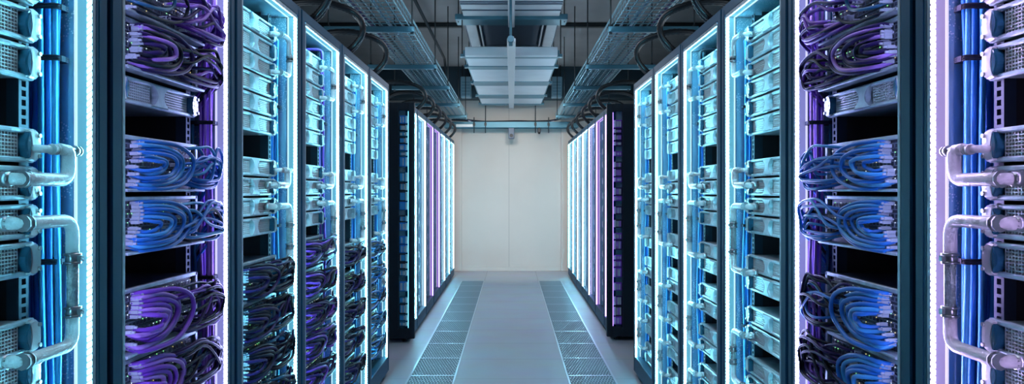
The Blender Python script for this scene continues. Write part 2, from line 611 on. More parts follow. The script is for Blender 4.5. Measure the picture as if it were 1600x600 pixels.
NEAR0 = 0.95
nearcol = {-1: ['cyan', 'violet', 'cyan', 'cyan', 'cyan', 'cyan'], 1: ['mauve', 'violet', 'cyan', 'cyan', 'cyan', 'cyan']}
farcol = {-1: ['cyan', 'ice', 'lavender', 'lavender', 'ice', 'cyan', 'cyan'], 1: ['lavender', 'lavender', 'violet', 'ice', 'ice', 'cyan', 'cyan']}
adj = {'cyan': 'cyan', 'mauve': 'mauve', 'violet': 'violet', 'ice': 'pale blue', 'lavender': 'lavender'}
what = {-1: ['pale servers and frosted pipes', 'looped blue and purple patch cables', 'dark cables below its servers', 'purplish cables below its servers', 'small dark cable bunches', 'plinth beside the gap'],
        1: ['violet-tinted servers and frosted pipes', 'looped blue patch cables', 'servers down its whole height', 'paired servers and a black top cable', 'narrow view of pipes', 'plinth beside the gap']}
RACKN = {}
for s in (-1, 1):
    for k in range(6):
        make_rack(s, NEAR0 + .8 * k, .8, nearcol[s][k],
                  f'{ORD[k]} {SIDE[s]} rack from the front, {adj[nearcol[s][k]]} lights, {what[s][k]}', f'open racks in the front {SIDE[s]} row')
        RACKN[(s, k)] = f'{ORD[k]} {SIDE[s]} front rack'
    for k in range(7):
        base = 7.5 + .8 * k - (.1 if s < 0 else .0)
        y1 = base + .08
        y0 = y1 - (.8 if k else .8 - .30)
        make_rack(s, y0, y1 - y0, farcol[s][k], f'{ORD[k]} {SIDE[s]} rack past the cross gap, {adj[farcol[s][k]]} light strip', f'racks in the rear {SIDE[s]} row')

# ------------------------------------------------------------------ servers
SH = .0705
SU = FX + .07     # plane of the server fronts


def server_proto(s):
    b = MB(s)
    h = SH
    root = empty('server', (0, 0, 0), 'server', 'server')
    b.cbox((.014, -.203, .001), (.62, .203, h - .001), .002); b.obj('chassis', 'silver_dull', root)
    # bezel: top and bottom rails, waisted centre piece, lines
    b = MB(s)
    b.cbox((0, -.236, h - .011), (.016, .236, h), .003); b.cbox((0, -.236, 0), (.016, .236, .011), .003)
    def waist(y, half, flare):
        N = 8
        right = [(y + half + flare * (2 * i / N - 1) ** 2, h * .06 + h * .88 * i / N) for i in range(N + 1)]
        left = [(y - half - flare * (2 * i / N - 1) ** 2, h * .06 + h * .88 * i / N) for i in range(N, -1, -1)]
        return right + left
    b.prism_u(waist(-.005, .020, .030), -.006, .014, inset=.004)
    b.obj('bezel', 'silver', root)
    for y0, y1 in ((-.188, -.050), (.042, .188)):
        b = MB(s)
        b.box((.0125, y0, .010), (.0138, y1, h - .010), 1)
        nv = int((y1 - y0) / .0095)
        for i in range(nv + 1):
            y = y0 + (y1 - y0) * i / nv
            b.box((.006, y - .0012, .010), (.013, y + .0012, h - .010))
        for j in range(1, 7):
            z = .010 + (h - .020) * j / 7
            b.box((.0055, y0, z - .0011), (.013, y1, z + .0011))
        b.obj('grille', ['grille', 'hole'], root)
    for q in (-1, 1):
        b = MB(s)
        r = .024
        pl = [(.204, .004), (.243 - r, .001)] + arc((.243 - r, .001 + r), r, -PI / 2, 0, 4)[1:] + arc((.243 - r, h - .001 - r), r, 0, PI / 2, 4) + [(.204, h - .004)]
        pl += [(.204 - .0 + .005 * math.sin(PI * i / 6), h - .004 - (h - .008) * i / 6) for i in range(1, 6)]
        pl = [(q * y, z) for y, z in pl]
        b.prism_u(pl, -.010, .014, inset=.004)
        e = b.obj('ear', 'ear', root)
        b = MB(s)
        N = 8
        pl = [(.204 + .004 * math.sin(PI * i / N), .008 + (h - .016) * i / N) for i in range(N + 1)] + \
             [(.204 - .013 * math.sin(PI * i / N), .008 + (h - .016) * i / N) for i in range(N - 1, 0, -1)]
        b.prism_u([(q * y, z) for y, z in pl], -.011, .010, inset=.003)
        b.obj('handle', 'handle', e)
        for z in (.014, h - .014):
            b = MB(s); b.tube([(-.014, q * .233, z), (-.008, q * .233, z)], .0045, 8); b.obj('screw', 'steel', e)
    return root


def server_small(s):
    """The same server as one mesh, for the racks where its parts are a pixel wide."""
    b = MB(s); h = SH
    b.cbox((.012, -.203, .001), (.5, .203, h - .001), .003, 1)
    b.cbox((0, -.236, h - .010), (.014, .236, h), .003); b.cbox((0, -.236, 0), (.014, .236, .010), .003)
    for q in (-1, 1):
        b.prism_u([(q * y, z) for y, z in ((.2, .002), (.236, .002), (.243, .012), (.243, h - .012), (.236, h - .002), (.2, h - .002), (.207, h / 2))], -.012, .014, inset=.004)
    b.prism_u([(-.06, .004), (.05, .004), (.02, h / 2), (.05, h - .004), (-.06, h - .004), (-.03, h / 2)], -.006, .014, inset=.003)
    for i in range(9):
        for y0 in (-.19, .055):
            b.box((.005, y0 + i * .016, .01), (.012, y0 + i * .016 + .006, h - .01))
    return b.mesh('server', ['silver', 'hole'])


SP = {s: remember(server_proto(s)) for s in (-1, 1)}
SM = {s: server_small(s) for s in (-1, 1)}
used = {-1: False, 1: False}


def place_server(s, yc, z, label, group, small=False, u=SU):
    if small:
        o = bpy.data.objects.new('server', SM[s]); C.objects.link(o)
    elif not used[s]:
        used[s] = True; o = SP[s]
    else:
        o = copy_tree(SP[s])
    o.location = (s * u, yc, z)
    return tag(o, label, 'server', group)


PITCH = .0785
UP = [1.63 + PITCH * i for i in range(5, -1, -1)]
MID = [1.537 - PITCH * j for j in range(1, 5)]
LOW = []
for tp in (1.142, .926, .715, .505, .295):
    LOW += [tp - PITCH, tp - 2 * PITCH]
for s in (-1, 1):
    for k in range(6):
        yc = NEAR0 + .8 * k + .40
        if k == 1:
            zs = [1.63]
        elif s < 0 and k >= 2:
            zs = UP + MID
        else:
            zs = UP + MID + LOW
        if k == 0:
            zs = [z for z in zs if .95 < z < 1.80]
        small = k >= 4
        n = len(zs)
        for i, z in enumerate(zs):
            if n == 1:
                lab = f'single silver server between patch cables and empty slot in {RACKN[(s, k)]}'
            else:
                tint = 'violet-tinted' if (s > 0 and k == 0) else 'silver'
                lab = f'{tint} server with perforated front, {ORD[i]} from top in {RACKN[(s, k)]}'
            place_server(s, yc, z, lab, f'servers in the {RACKN[(s, k)]}', small)
    for k in range(7):
        y1 = 7.58 + .8 * k - (.1 if s < 0 else 0)
        if k == 0:
            continue
        yc = y1 - .40
        zs = [1.95 - .16 * i for i in range(12)]
        for i, z in enumerate(zs):
            place_server(s, yc, z + random.choice((0, .01, .02)), f'sliver of silver server, {ORD[i]} from top in {ORD[k]} {SIDE[s]} rear rack', f'servers in the {ORD[k]} {SIDE[s]} rear rack', True)

# ------------------------------------------------------------------ end-of-row equipment seen through the open side of the rear rows
for s in (-1, 1):
    yf = 7.08 - (.1 if s < 0 else 0)
    b = MB(s)
    b.cbox((.89, yf - .045, .04), (.945, yf - .005, RT), .004); b.cbox((1.035, yf - .045, .04), (1.98, yf - .005, RT), .004)
    b.cbox((.94, yf - .045, 2.14), (1.04, yf - .005, RT), .004); b.cbox((.94, yf - .045, .04), (1.04, yf - .005, .13), .004)
    b.obj('frame', 'post_dark', None)
    fr = bpy.data.objects['frame'] if False else None
    o = C.objects[-1]
    o.name = 'end_frame'
    tag(o, f'black end frame with a tall narrow opening closing the {SIDE[s]} rear row', 'rack end frame')
    b = MB(s); b.box((.9455, yf - .044, .14), (.950, yf - .038, 2.13))
    b.obj('edge_light', 'end_cyan' if s < 0 else 'end_lavender', o)
    z = .15; i = 0
    mods = []
    while z < 2.05:
        h = random.choice((.045, .075, .09, .06))
        if z + h > 2.13: break
        mods.append((z, h)); z += h + random.choice((.006, .006, .05))
    mods.reverse()
    for i, (z, h) in enumerate(mods):
        b = MB(s)
        b.cbox((.953, yf - .025, z), (1.033, yf + .02, z + h), .003, 1)
        b.cbox((.955, yf - .034, z + .004), (.975, yf - .024, z + h - .004), .003, 0)
        for q in range(4):
            b.box((.98 + q * .012, yf - .031, z + .01), (.988 + q * .012, yf - .025, z + h - .012), random.choice((0, 2, 2, 3)))
        m = b.obj('network_module', ['silver', random.choice(('cab_teal', 'cab_blue', 'pp')) if s < 0 else random.choice(('cab_purple', 'cab_plum', 'pp')), 'cab_sky' if s < 0 else 'cab_lav', 'plug'], None, (.993, yf, z))
        tag(m, f'small dark module with bright tabs, {ORD[i] if i < 24 else "last"} from top in {SIDE[s]} end frame', 'network module', f'modules in the {SIDE[s]} end frame')

# ------------------------------------------------------------------ cooling pipes


def fitting(b, p, axis, r, l, sides=10):
    """A ribbed coupling: a sleeve with two raised rings."""
    p = Vector(p); a = Vector(axis).normalized()
    b.tube([p - a * l / 2, p + a * l / 2], r, sides)
    for q in (-.38, .38):
        b.tube([p + a * (q * l - l * .1), p + a * (q * l + l * .1)], r * 1.22, sides)
    return b


def pipe_long(s, yc, zt, zb, label, group, r=.0135, yin=.12, clear=True):
    """From the upper server's face out, along to the side bay, down through a clear sleeve and back to the lower server."""
    org = (SU, yc, zt)
    root = empty('cooling_pipe', (s * SU, yc, zt), label, 'cooling pipe', group)
    u0, u1, ya, yb = SU - .012, SU - .048, yc + yin, yc + .288
    top = round_corners([(u0, ya, zt), (u1, ya + .012, zt), (u1, yb, zt), (u1, yb, zt - .075)], .034, 7)
    bot = round_corners([(u1, yb, zb + .065), (u1, yb, zb), (u1, ya + .012, zb), (u0, ya, zb)], .034, 7)
    MB(s).tube(top, r, 12).obj('upper_elbow', 'pipe', root, org, (0, 0, 0))
    MB(s).tube(bot, r, 12).obj('lower_elbow', 'pipe', root, org, (0, 0, 0))
    b = MB(s); b.tube([(u1, yb, zt - .07), (u1, yb, zb + .06)], r * (.92 if clear else .6), 12)
    b.obj('sleeve', 'pipe_clear' if clear else 'pipe', root, org, (0, 0, 0))
    for z in (zt - .083, zb + .072):
        b = MB(s); fitting(b, (u1, yb, z), (0, 0, 1), r * 1.1, .024)
        b.box((u1 - r * 1.6, yb - .006, z - .006), (u1 - r, yb + .006, z + .006))
        b.obj('coupling', 'steel', root, org, (0, 0, 0))
    for z in (zt, zb):
        b = MB(s); b.tube([(u0 + .014, ya, z), (u0 - .006, ya + .004, z)], r * 1.15, 10)
        fitting(b, (u1 + .003, ya + .012, z), (0, 1, 0), r * 1.06, .02)
        b.obj('connector', 'steel', root, org, (0, 0, 0))
    return root


def pipe_short(s, yc, zt, zb, label, group, r=.013):
    """The S-shaped pair link: a thin stub from the upper server, a fat elbow down and back to the lower server, a stud on the side panel."""
    org = (SU, yc, zt)
    root = empty('cooling_pipe', (s * SU, yc, zt), label, 'cooling pipe', group)
    u0, u1, yb = SU - .012, SU - .042, yc + .272
    b = MB(s); b.tube(round_corners([(SU, yc + .215, zt), (SU - .03, yc + .225, zt), (SU - .035, yb - .02, zt)], .012, 4), r * .62, 10)
    fitting(b, (SU - .035, yb - .028, zt), (0, 1, 0), r * .72, .02)
    b.obj('stub', 'pipe', root, org, (0, 0, 0))
    p = round_corners([(SU - .036, yb - .014, zt + .002), (u1, yb + .012, zt), (u1, yb + .012, zb), (u1, yc + .14, zb), (u0, yc + .125, zb)], .03, 7)
    b = MB(s); b.tube(p, lambda t: r * (1.05 if .1 < t < .9 else .92), 12)
    b.obj('elbow', 'pipe', root, org, (0, 0, 0))
    b = MB(s); b.tube([(u1, yb + .012, zt), (u1, yb + .05, zt)], r * .55, 10); fitting(b, (u1, yb + .04, zt), (0, 1, 0), r * .75, .016)
    b.tube([(u1, yb + .05, zt), (u1, yc + .342, zt)], r * .3, 8)
    b.obj('stud', 'steel', root, org, (0, 0, 0))
    b = MB(s); b.tube([(u0 + .014, yc + .125, zb), (u0 - .008, yc + .13, zb)], r * 1.1, 10); fitting(b, (u1 + .006, yc + .142, zb), (0, 1, 0), r * 1.08, .02)
    b.obj('connector', 'steel', root, org, (0, 0, 0))
    return root


for s in (-1, 1):
    for k in (0, 2, 3, 4, 5):
        yc = NEAR0 + .8 * k + .4
        rk = RACKN[(s, k)]
        G = f'frosted cooling pipes in the {rk}'
        dz = (0, 0, 0, .008, -.006, .01)[k]
        if k:
            pipe_long(s, yc, 2.048 - dz, 1.890 - dz, f'thin frosted U-shaped cooling pipe near the top of {rk}', G, .0105, .17, False)
        pipe_short(s, yc, 1.487, 1.423, f'short frosted S-bend cooling pipe at mid height in {rk}', G, .0135)
        pipe_long(s, yc, 1.336, 1.066 if (k == 0 or s > 0) else 1.09, f'long frosted cooling pipe with clear sleeve below mid height in {rk}', G, .0135)
        if s > 0 and k:
            pipe_long(s, yc, .805, .595, f'frosted cooling pipe with clear sleeve low down in {rk}', G, .012, .15)
            if k >= 3:
                pipe_long(s, yc, .45, .25, f'lowest frosted cooling pipe near the floor in {rk}', G, .012, .15)
        if s < 0 and k == 5:
            pipe_long(s, yc, .80, .60, f'frosted cooling pipe with clear sleeve low down in {rk}', G, .012, .15)

# ------------------------------------------------------------------ upright cable bundles


def upright_bundle(s, k, specs, strap_z, zlo=.12, zhi=2.1):
    rk = RACKN[(s, k)]
    yc = NEAR0 + .8 * k + .4
    names = {'cab_blue': 'deep blue', 'cab_sky': 'bright blue', 'cab_purple': 'purple', 'cab_lav': 'lilac', 'cab_teal': 'teal', 'cab_dark': 'black'}
    for i, (u, dy, r, mat) in enumerate(specs):
        ph = random.random() * 6
        pts = []
        N = 12
        for j in range(N + 1):
            z = zlo + (zhi - zlo) * j / N
            bulge = .008 * math.sin(z * 4.2 + ph * .3) + .004 * math.sin(z * 9 + ph)
            pts.append((u + bulge * .8, yc + dy + bulge * .5, z))
        o = MB(s).tube(smooth_path(pts, 3), r, 8).obj('trunk_cable', mat, None, (u, yc + dy, zlo))
        tag(o, f'{names[mat]} upright cable in the side bundle of {rk}', 'cable', f'{names[mat]} upright cables in the {rk}')
    us = [q[0] for q in specs]; dys = [q[1] for q in specs]
    for i, z in enumerate(strap_z):
        b = MB(s)
        u0, u1, y0, y1 = min(us) - .009, max(us) + .009, yc + min(dys) - .010, yc + max(dys) + .010
        loop = round_corners([(u0, (y0 + y1) / 2, z), (u0, y0, z), (u1, y0, z), (u1, y1, z), (u0, y1, z), (u0, (y0 + y1) / 2, z)], .02, 4)
        for dz in (-.004, .0, .004):
            b.tube([(p.x, p.y, p.z + dz) for p in loop], .0025, 5)
        b.box((u0 - .003, yc + min(dys), z - .006), (u0 + .001, yc + min(dys) + .015, z + .006))
        b.box(((u0 + u1) / 2, y1 - .003, z - .005), ((u0 + u1) / 2 + .012, yc + .342, z + .005))
        o = b.obj('cable_strap', 'strap', None, (u0, y0, z))
        tag(o, f'black strap, {ORD[i]} from top, around the upright cables of {rk}', 'cable strap', f'cable straps in the {rk}')


def bundle(n, u0, u1, y0, y1, r, mats):
    out = []
    for i in range(n):
        t = i / (n - 1)
        out.append((u0 + (u1 - u0) * t, y0 + (y1 - y0) * ((i * 2) % 3) / 2, r, mats[i % len(mats)]))
    return out


for s in (-1, 1):
    upright_bundle(s, 0, bundle(8, .990, 1.062, .292, .318, .0062, ['cab_sky', 'cab_blue', 'cab_blue']), [1.80, 1.688, 1.246] if s < 0 else [1.80, 1.688, 1.246], .9)
    upright_bundle(s, 1, bundle(7, .972, 1.006, .300, .322, .0048, ['cab_lav', 'cab_purple', 'cab_lav', 'cab_lav']) +
                   bundle(5, 1.03, 1.075, .295, .318, .0062, ['cab_teal', 'cab_blue', 'cab_teal']), [1.79, 1.62, 1.12], .12)
    for k in (2, 3, 4, 5):
        mats = ['cab_sky', 'cab_blue', 'cab_blue'] if (k, s) != (3, -1) else ['cab_purple', 'cab_blue', 'cab_lav']
        upright_bundle(s, k, bundle(5, 1.005, 1.045, .295, .315, .006, mats), [1.76, 1.25, .82], .12, 2.05)
    # loose cable looping over the top server
    k = 3
    yc = NEAR0 + .8 * k + .4
    for j in range(3):
        pts = [(SU + .06, yc + .12 + .02 * j, 2.125), (SU + .0, yc + .19 + .02 * j, 2.135), (SU + .005, yc + .255 + .014 * j, 2.10), (SU + .02, yc + .285 + .01 * j, 2.02), (SU + .02, yc + .30, 1.92)]
        o = MB(s).tube(smooth_path(pts, 5), .006, 8).obj('top_cable', ('cab_purple' if j < 2 else 'cab_dark') if s < 0 else 'cab_dark', None, pts[0])
        tag(o, f'{"purple" if (s < 0 and j < 2) else "black"} cable arching over the top server of {RACKN[(s, k)]}', 'cable', f'top cables in the {RACKN[(s, k)]}')

# ------------------------------------------------------------------ patch panels and their cables
PLUG = {}
for s in (-1, 1):
    b = MB(s); b.cbox((-.022, -.0055, -.005), (.004, .0055, .005), .0015); b.box((-.030, -.003, -.003), (-.021, .003, .003))
    PLUG[s] = b.mesh('plug', 'plug')
STUFF = {'v': MB(1)}
SMATS = ['cab_blue', 'cab_sky', 'cab_teal', 'cab_purple', 'cab_lav', 'cab_dark', 'cab_plum', 'plug']
CNAME = {'cab_blue': 'blue', 'cab_sky': 'blue', 'cab_teal': 'teal', 'cab_purple': 'purple', 'cab_lav': 'purple', 'cab_dark': 'black', 'cab_plum': 'black'}
ncab = [0]


def cable(s, pts, r, mat, label, group, ends, individual=True):
    if not individual:
        b = MB(1)
        b.tube(smooth_path(pts, 3), r, 5, SMATS.index(mat))
        for p in ends:
            b.cbox((p[0] - .02, p[1] - .005, p[2] - .005), (p[0], p[1] + .005, p[2] + .005), .001, SMATS.index('plug'))
        base = len(STUFF['v'].v)
        STUFF['v'].v.extend((s * x, y, z) for x, y, z in b.v)
        STUFF['v'].f.extend(tuple(base + i for i in f) for f in b.f)
        STUFF['v'].m.extend(b.m); STUFF['v'].sm.extend(b.sm)
        return
    ncab[0] += 1
    o = MB(s).tube(smooth_path(pts, 5), r, 7).obj('patch_cable', mat, None, pts[0])
    tag(o, label, 'patch cable', group)
    for p in ends:
        q = bpy.data.objects.new('plug', PLUG[s]); C.objects.link(q); q.parent = o
        q.location = (s * (p[0] - pts[0][0]), p[1] - pts[0][1], p[2] - pts[0][2])


def patch_panel(s, yc, z0, z1, label, group, trim='silver_dull'):
    root = empty('network_switch', (s * SU, yc, z0), label, 'network switch', group)
    org = (SU, yc, z0)
    b = MB(s)
    b.cbox((SU + .004, yc - .203, z0), (SU + .25, yc + .203, z1), .003)
    b.obj('chassis', 'pp', root, org, (0, 0, 0))
    b = MB(s)
    b.cbox((SU - .006, yc - .241, z1 - .012), (SU + .008, yc + .241, z1), .002); b.cbox((SU - .03, yc - .241, z0), (SU + .008, yc + .241, z0 + .008), .002)
    for q in (-1, 1):
        b.cbox((SU - .006, yc + q * .226, z0), (SU + .006, yc + q * .243, z1), .002)
    b.obj('trim', trim, root, org, (0, 0, 0))
    rows = max(2, int((z1 - z0 - .03) / .022))
    for r in range(rows):
        z = z0 + .018 + (z1 - z0 - .034) * (r + .5) / rows
        b = MB(s)
        for i in range(20):
            y = yc - .192 + .384 * i / 19
            b.box((SU - .001, y - .0085, z - .0075), (SU + .006, y + .0085, z + .0075))
            b.box((SU - .0016, y - .006, z - .005), (SU + .004, y + .006, z + .004), 1)
            if random.random() < .45:
                b.box((SU - .0022, y + .006, z + .0045), (SU - .0008, y + .0078, z + .007), random.choice((2, 2, 3, 3, 4)))
        b.obj('port_row', ['port', 'hole', 'ind_green', 'ind_white', 'ind_amber'], root, org, (0, 0, 0))
    return root


def patch_unit(s, k, z0, z1, loopmats, sweepmats, nl, ns, name, individual=True, sw_r=.0046, lp_r=.0052, tight=1.0):
    rk = RACKN[(s, k)]
    yc = NEAR0 + .8 * k + .4
    patch_panel(s, yc, z0, z1, f'dark network switch full of plugs, {name} in {rk}', f'network switches in the {rk}')
    H = z1 - z0
    for i in range(nl):
        t = i / max(1, nl - 1)
        mat = loopmats[i % len(loopmats)]
        ext = (.225 - .175 * t) * tight
        ya = yc - .16 + random.uniform(-.012, .012)
        zt = z1 - .014 - .050 * t * H / .15
        zb = z0 + .012 + .048 * t * H / .15
        du = .052 + random.uniform(-.014, .014)
        yb = ya + random.uniform(-.03, .02)
        pts = [(SU, ya, zt - .004), (SU - .030, ya + .01, zt), (SU - du, ya + ext * .5, zt - .004), (SU - du - .006, ya + ext * .88, zt - (zt - zb) * .22),
               (SU - du - .004, ya + ext, (zt + zb) / 2 + random.uniform(-.006, .006)), (SU - du, ya + ext * .86, zb + (zt - zb) * .2), (SU - du, ya + ext * .45, zb), (SU - .034, yb, zb - .004), (SU, yb - .012, zb + .006)]
        cable(s, pts, lp_r, mat, f'{CNAME[mat]} patch cable looping in front of the {name} panel in {rk}', f'{CNAME[mat]} looped cables, {name} panel, {rk}', [pts[0], pts[-1]], individual)
    for i in range(ns):
        t = (i + .5) / ns
        mat = sweepmats[i % len(sweepmats)]
        y = yc - .05 + .26 * random.random()
        z = z0 + .025 + (H - .045) * random.random()
        uo = SU - .045 - .022 * random.random()
        ye = yc + .296 + .022 * random.random()
        ze = z0 + H * (.30 + .5 * (1 - t)) + random.uniform(-.012, .012)
        zd = z0 + H * .06 + .03 * random.random()
        if i % 3:
            pts = [(SU, y, z), (SU - .026, y + .004, z + .002), (uo, y + .05, z + .010), (uo - .002, (y + ye) / 2 + .02, max(z, ze) + .012), (uo + .004, ye - .012, ze + .006),
                   (uo + .012, ye, ze - .022), (SU - .01, ye + .002, ze - .06), (SU + .03, ye - .004, ze - .12)]
            ends = [pts[0]]
        else:
            y2 = yc + .02 + .16 * random.random()
            pts = [(SU, y, z), (SU - .028, y + .004, z + .002), (uo, y + .06, z + .008), (uo, (y + ye) / 2 + .03, ze + .016), (uo + .002, ye, ze - .004),
                   (uo + .004, ye - .004, (ze + zd) / 2 - .008), (uo + .004, ye - .03, zd), (uo + .006, y2 + .05, zd - .004), (SU - .02, y2, zd + .008), (SU, y2 - .01, zd + .016)]
            ends = [pts[0], pts[-1]]
        cable(s, pts, sw_r, mat, f'{CNAME[mat]} patch cable sweeping sideways from the {name} panel in {rk}', f'{CNAME[mat]} sweeping cables, {name} panel, {rk}', ends, individual)


BL, DK, PU = ['cab_blue', 'cab_sky', 'cab_blue'], ['cab_dark', 'cab_plum', 'cab_dark'], ['cab_purple', 'cab_lav', 'cab_purple']
PUS, TE = ['cab_purple', 'cab_lav', 'cab_plum', 'cab_purple'], ['cab_dark', 'cab_teal']
nm6 = ['topmost', 'second highest', 'third highest', 'fourth highest', 'fifth highest', 'lowest']
for s in (-1, 1):
    k = 1
    patch_unit(s, k, 1.857, 2.0, TE, PUS, 3, 11, nm6[0], sw_r=.0056)
    patch_unit(s, k, 1.712, 1.852, ['cab_plum', 'cab_lav', 'cab_dark'], ['cab_plum', 'cab_dark', 'cab_purple'], 7, 10, nm6[1], sw_r=.0052, lp_r=.006)
    patch_unit(s, k, 1.397, 1.545, BL, BL, 6, 10, nm6[2], lp_r=.0054)
    patch_unit(s, k, 1.235, 1.385, BL, BL + ['cab_dark'], 6, 10, nm6[3], lp_r=.0054)
    patch_unit(s, k, .972, 1.145, PU if s < 0 else BL, DK + ['cab_purple'] if s < 0 else DK + ['cab_blue'], 6, 12, nm6[4], lp_r=.0066)
    patch_unit(s, k, .79, .962, PU if s < 0 else BL, DK + ['cab_plum'], 6, 12, nm6[5], lp_r=.0066)
low4 = ['topmost', 'second highest', 'third highest', 'lowest']
for i in range(4):
    patch_unit(-1, 2, .985 - .155 * i, 1.13 - .155 * i, DK, DK + ['cab_teal'], 6, 12, low4[i], lp_r=.0062, sw_r=.0056, tight=1.25)
low5 = ['topmost', 'second highest', 'third highest', 'fourth highest', 'lowest']
for i in range(5):
    patch_unit(-1, 3, 1.035 - .1525 * i, 1.17 - .1525 * i, ['cab_plum', 'cab_purple', 'cab_dark'], ['cab_dark', 'cab_purple', 'cab_plum', 'cab_teal'], 5, 11, low5[i], False, .006, .006, 1.3)
for i in range(5):
    patch_unit(-1, 4, .95 - .175 * i, 1.08 - .175 * i, DK, DK, 3, 11, low5[i], False, .0062, .0062, 1.3)
for i in range(5):
    patch_unit(-1, 5, .93 - .175 * i, 1.06 - .175 * i, BL, ['cab_teal', 'cab_blue', 'cab_dark'], 2, 7, low5[i], False, .006, .006, 1.3)
o = STUFF['v'].obj('patch_cables', SMATS)
tag(o, 'tangled dark and blue patch cables low in the fourth to sixth left front racks', 'patch cables', None, 'stuff')

# ------------------------------------------------------------------ overhead basket trays, brackets, hoses
for s in (-1, 1):
    u0, u1, zt = .745, 1.085, 2.60
    ya, yb = 2.2, 12.75
    root = empty('cable_tray', (s * (u0 + u1) / 2, ya, zt), f'long wire basket cable tray above the {SIDE[s]} racks', 'cable tray', 'wire basket trays above the racks')
    org = ((u0 + u1) / 2, ya, zt)
    b = MB(s)
    n = 8
    for i in range(n):
        u = u0 + (u1 - u0) * i / (n - 1)
        b.box((u - .003, ya, zt - .003), (u + .003, yb, zt + .003))
    for u in (u0, u1):
        for z in (zt + .04, zt + .08):
            b.box((u - .002, ya, z - .002), (u + .002, yb, z + .002))
    b.obj('long_wires', 'tray', root, org, (0, 0, 0))
    b = MB(s)
    y = ya
    while y < yb:
        b.box((u0, y - .003, zt - .008), (u1, y + .003, zt - .003))
        b.box((u0 - .004, y - .0018, zt - .002), (u0 - .001, y + .0018, zt + .08)); b.box((u1 + .001, y - .0018, zt - .002), (u1 + .004, y + .0018, zt + .08))
        y += .1
    b.obj('cross_wires', 'tray', root, org, (0, 0, 0))
    b = MB(s)
    for u in (u0 - .006, u1 + .006):
        b.cbox((u - .004, ya, zt + .074), (u + .004, yb, zt + .086), .001)
    b.obj('side_rail', 'tray', root, org, (0, 0, 0))
    # cables lying in the tray
    for i in range(4):
        u = u0 + .06 + (u1 - u0 - .10) * i / 3
        pts = [(u + random.uniform(-.012, .012), ya + (yb - ya) * j / 14, zt + .016 + random.uniform(0, .012)) for j in range(15)]
        mat = ('cab_dark', 'cab_teal', 'cab_dark', 'cab_plum', 'cab_blue')[i % 5]
        o = MB(s).tube(smooth_path(pts, 2), .010, 6).obj('tray_cable', mat, None, pts[0])
        tag(o, f'{CNAME[mat]} cable lying along the wire tray above the {SIDE[s]} racks', 'cable', f'{CNAME[mat]} cables in the {SIDE[s]} tray')
    for i, y in enumerate((3.9, 5.49, 7.15, 8.6, 10.3, 11.9)):
        r = empty('tray_bracket', (s * .9, y, zt - .05), f'teal cross bracket under the {SIDE[s]} wire tray, {ORD[i]} from the front', 'bracket', f'brackets under the {SIDE[s]} tray')
        org = (.9, y, zt - .05)
        b = MB(s); b.cbox((.705, y - .022, zt - .05), (1.36, y + .022, zt - .008), .003); b.obj('strut', 'strut', r, org, (0, 0, 0))
        for u in (.722, 1.33):
            b = MB(s); b.tube([(u, y, zt - .06), (u, y, ZC)], .006, 6); b.tube([(u, y, zt - .062), (u, y, zt - .05)], .012, 6); b.tube([(u, y, zt - .006), (u, y, zt + .004)], .012, 6)
            b.obj('threaded_rod', 'rod', r, org, (0, 0, 0))
    # corrugated hoses from the rack roofs up into the tray
    spots = [2.75, 3.57, 4.38, 5.2] + [7.55 + .8 * i for i in range(6)]
    for i, y in enumerate(spots):
        for j in range(2):
            yy = y + .034 * j
            pts = [(.975, yy + .03, RT - .005), (.925, yy + .025, RT + .03), (.870 + .008 * j, yy, RT + .09), (.862 + .008 * j, yy - .01, RT + .155), (.90 + .008 * j, yy - .03, RT + .215), (.99, yy - .06, RT + .25), (1.12, yy - .09, RT + .27), (1.3, yy - .10, RT + .24), (1.42, yy - .10, RT + .12), (1.45, yy - .10, RT - .005)]
            P = smooth_path(pts, 9)
            b = MB(s)
            nseg = len(P)
            b.tube(P, lambda t, nseg=nseg: (.016) + (.0025 if int(round(t * (nseg - 1))) % 2 else 0), 9)
            o = b.obj('cable_hose', 'hose', None, pts[0])
            pair = f'pair of hoses {"nearest" if i == 0 else ORD[i]} along the {SIDE[s]} row'
            tag(o, f'black ribbed hose curling over the rack roof, {ORD[i]} pair on the {SIDE[s]}', 'hose', f'black hoses, {ORD[i]} pair, {SIDE[s]} row')

# conduit above the left tray
pts = round_corners([(-.86, 5.5, 3.10), (-.86, 9.7, 3.10), (-.86, 9.85, 3.02), (-.86, 9.9, 2.75)], .1, 5)
o = MB().tube(pts, .016, 8).obj('conduit', 'rod', None, pts[0])
tag(o, 'thin dark conduit running below the ceiling beside the left wire tray', 'conduit')

# ------------------------------------------------------------------ hanging panel assembly over the aisle
r = empty('ceiling_panel_unit', (0, 6, 3.25), 'higher white panelled ceiling unit over the aisle with dark recessed section', 'ceiling unit', 'hanging panel units over the aisle')
org = (0, 6, 3.25); Z1 = 3.25


def P1(b, name, mat, root=r, og=org):
    return b.obj(name, mat, root, og, (0, 0, 0))


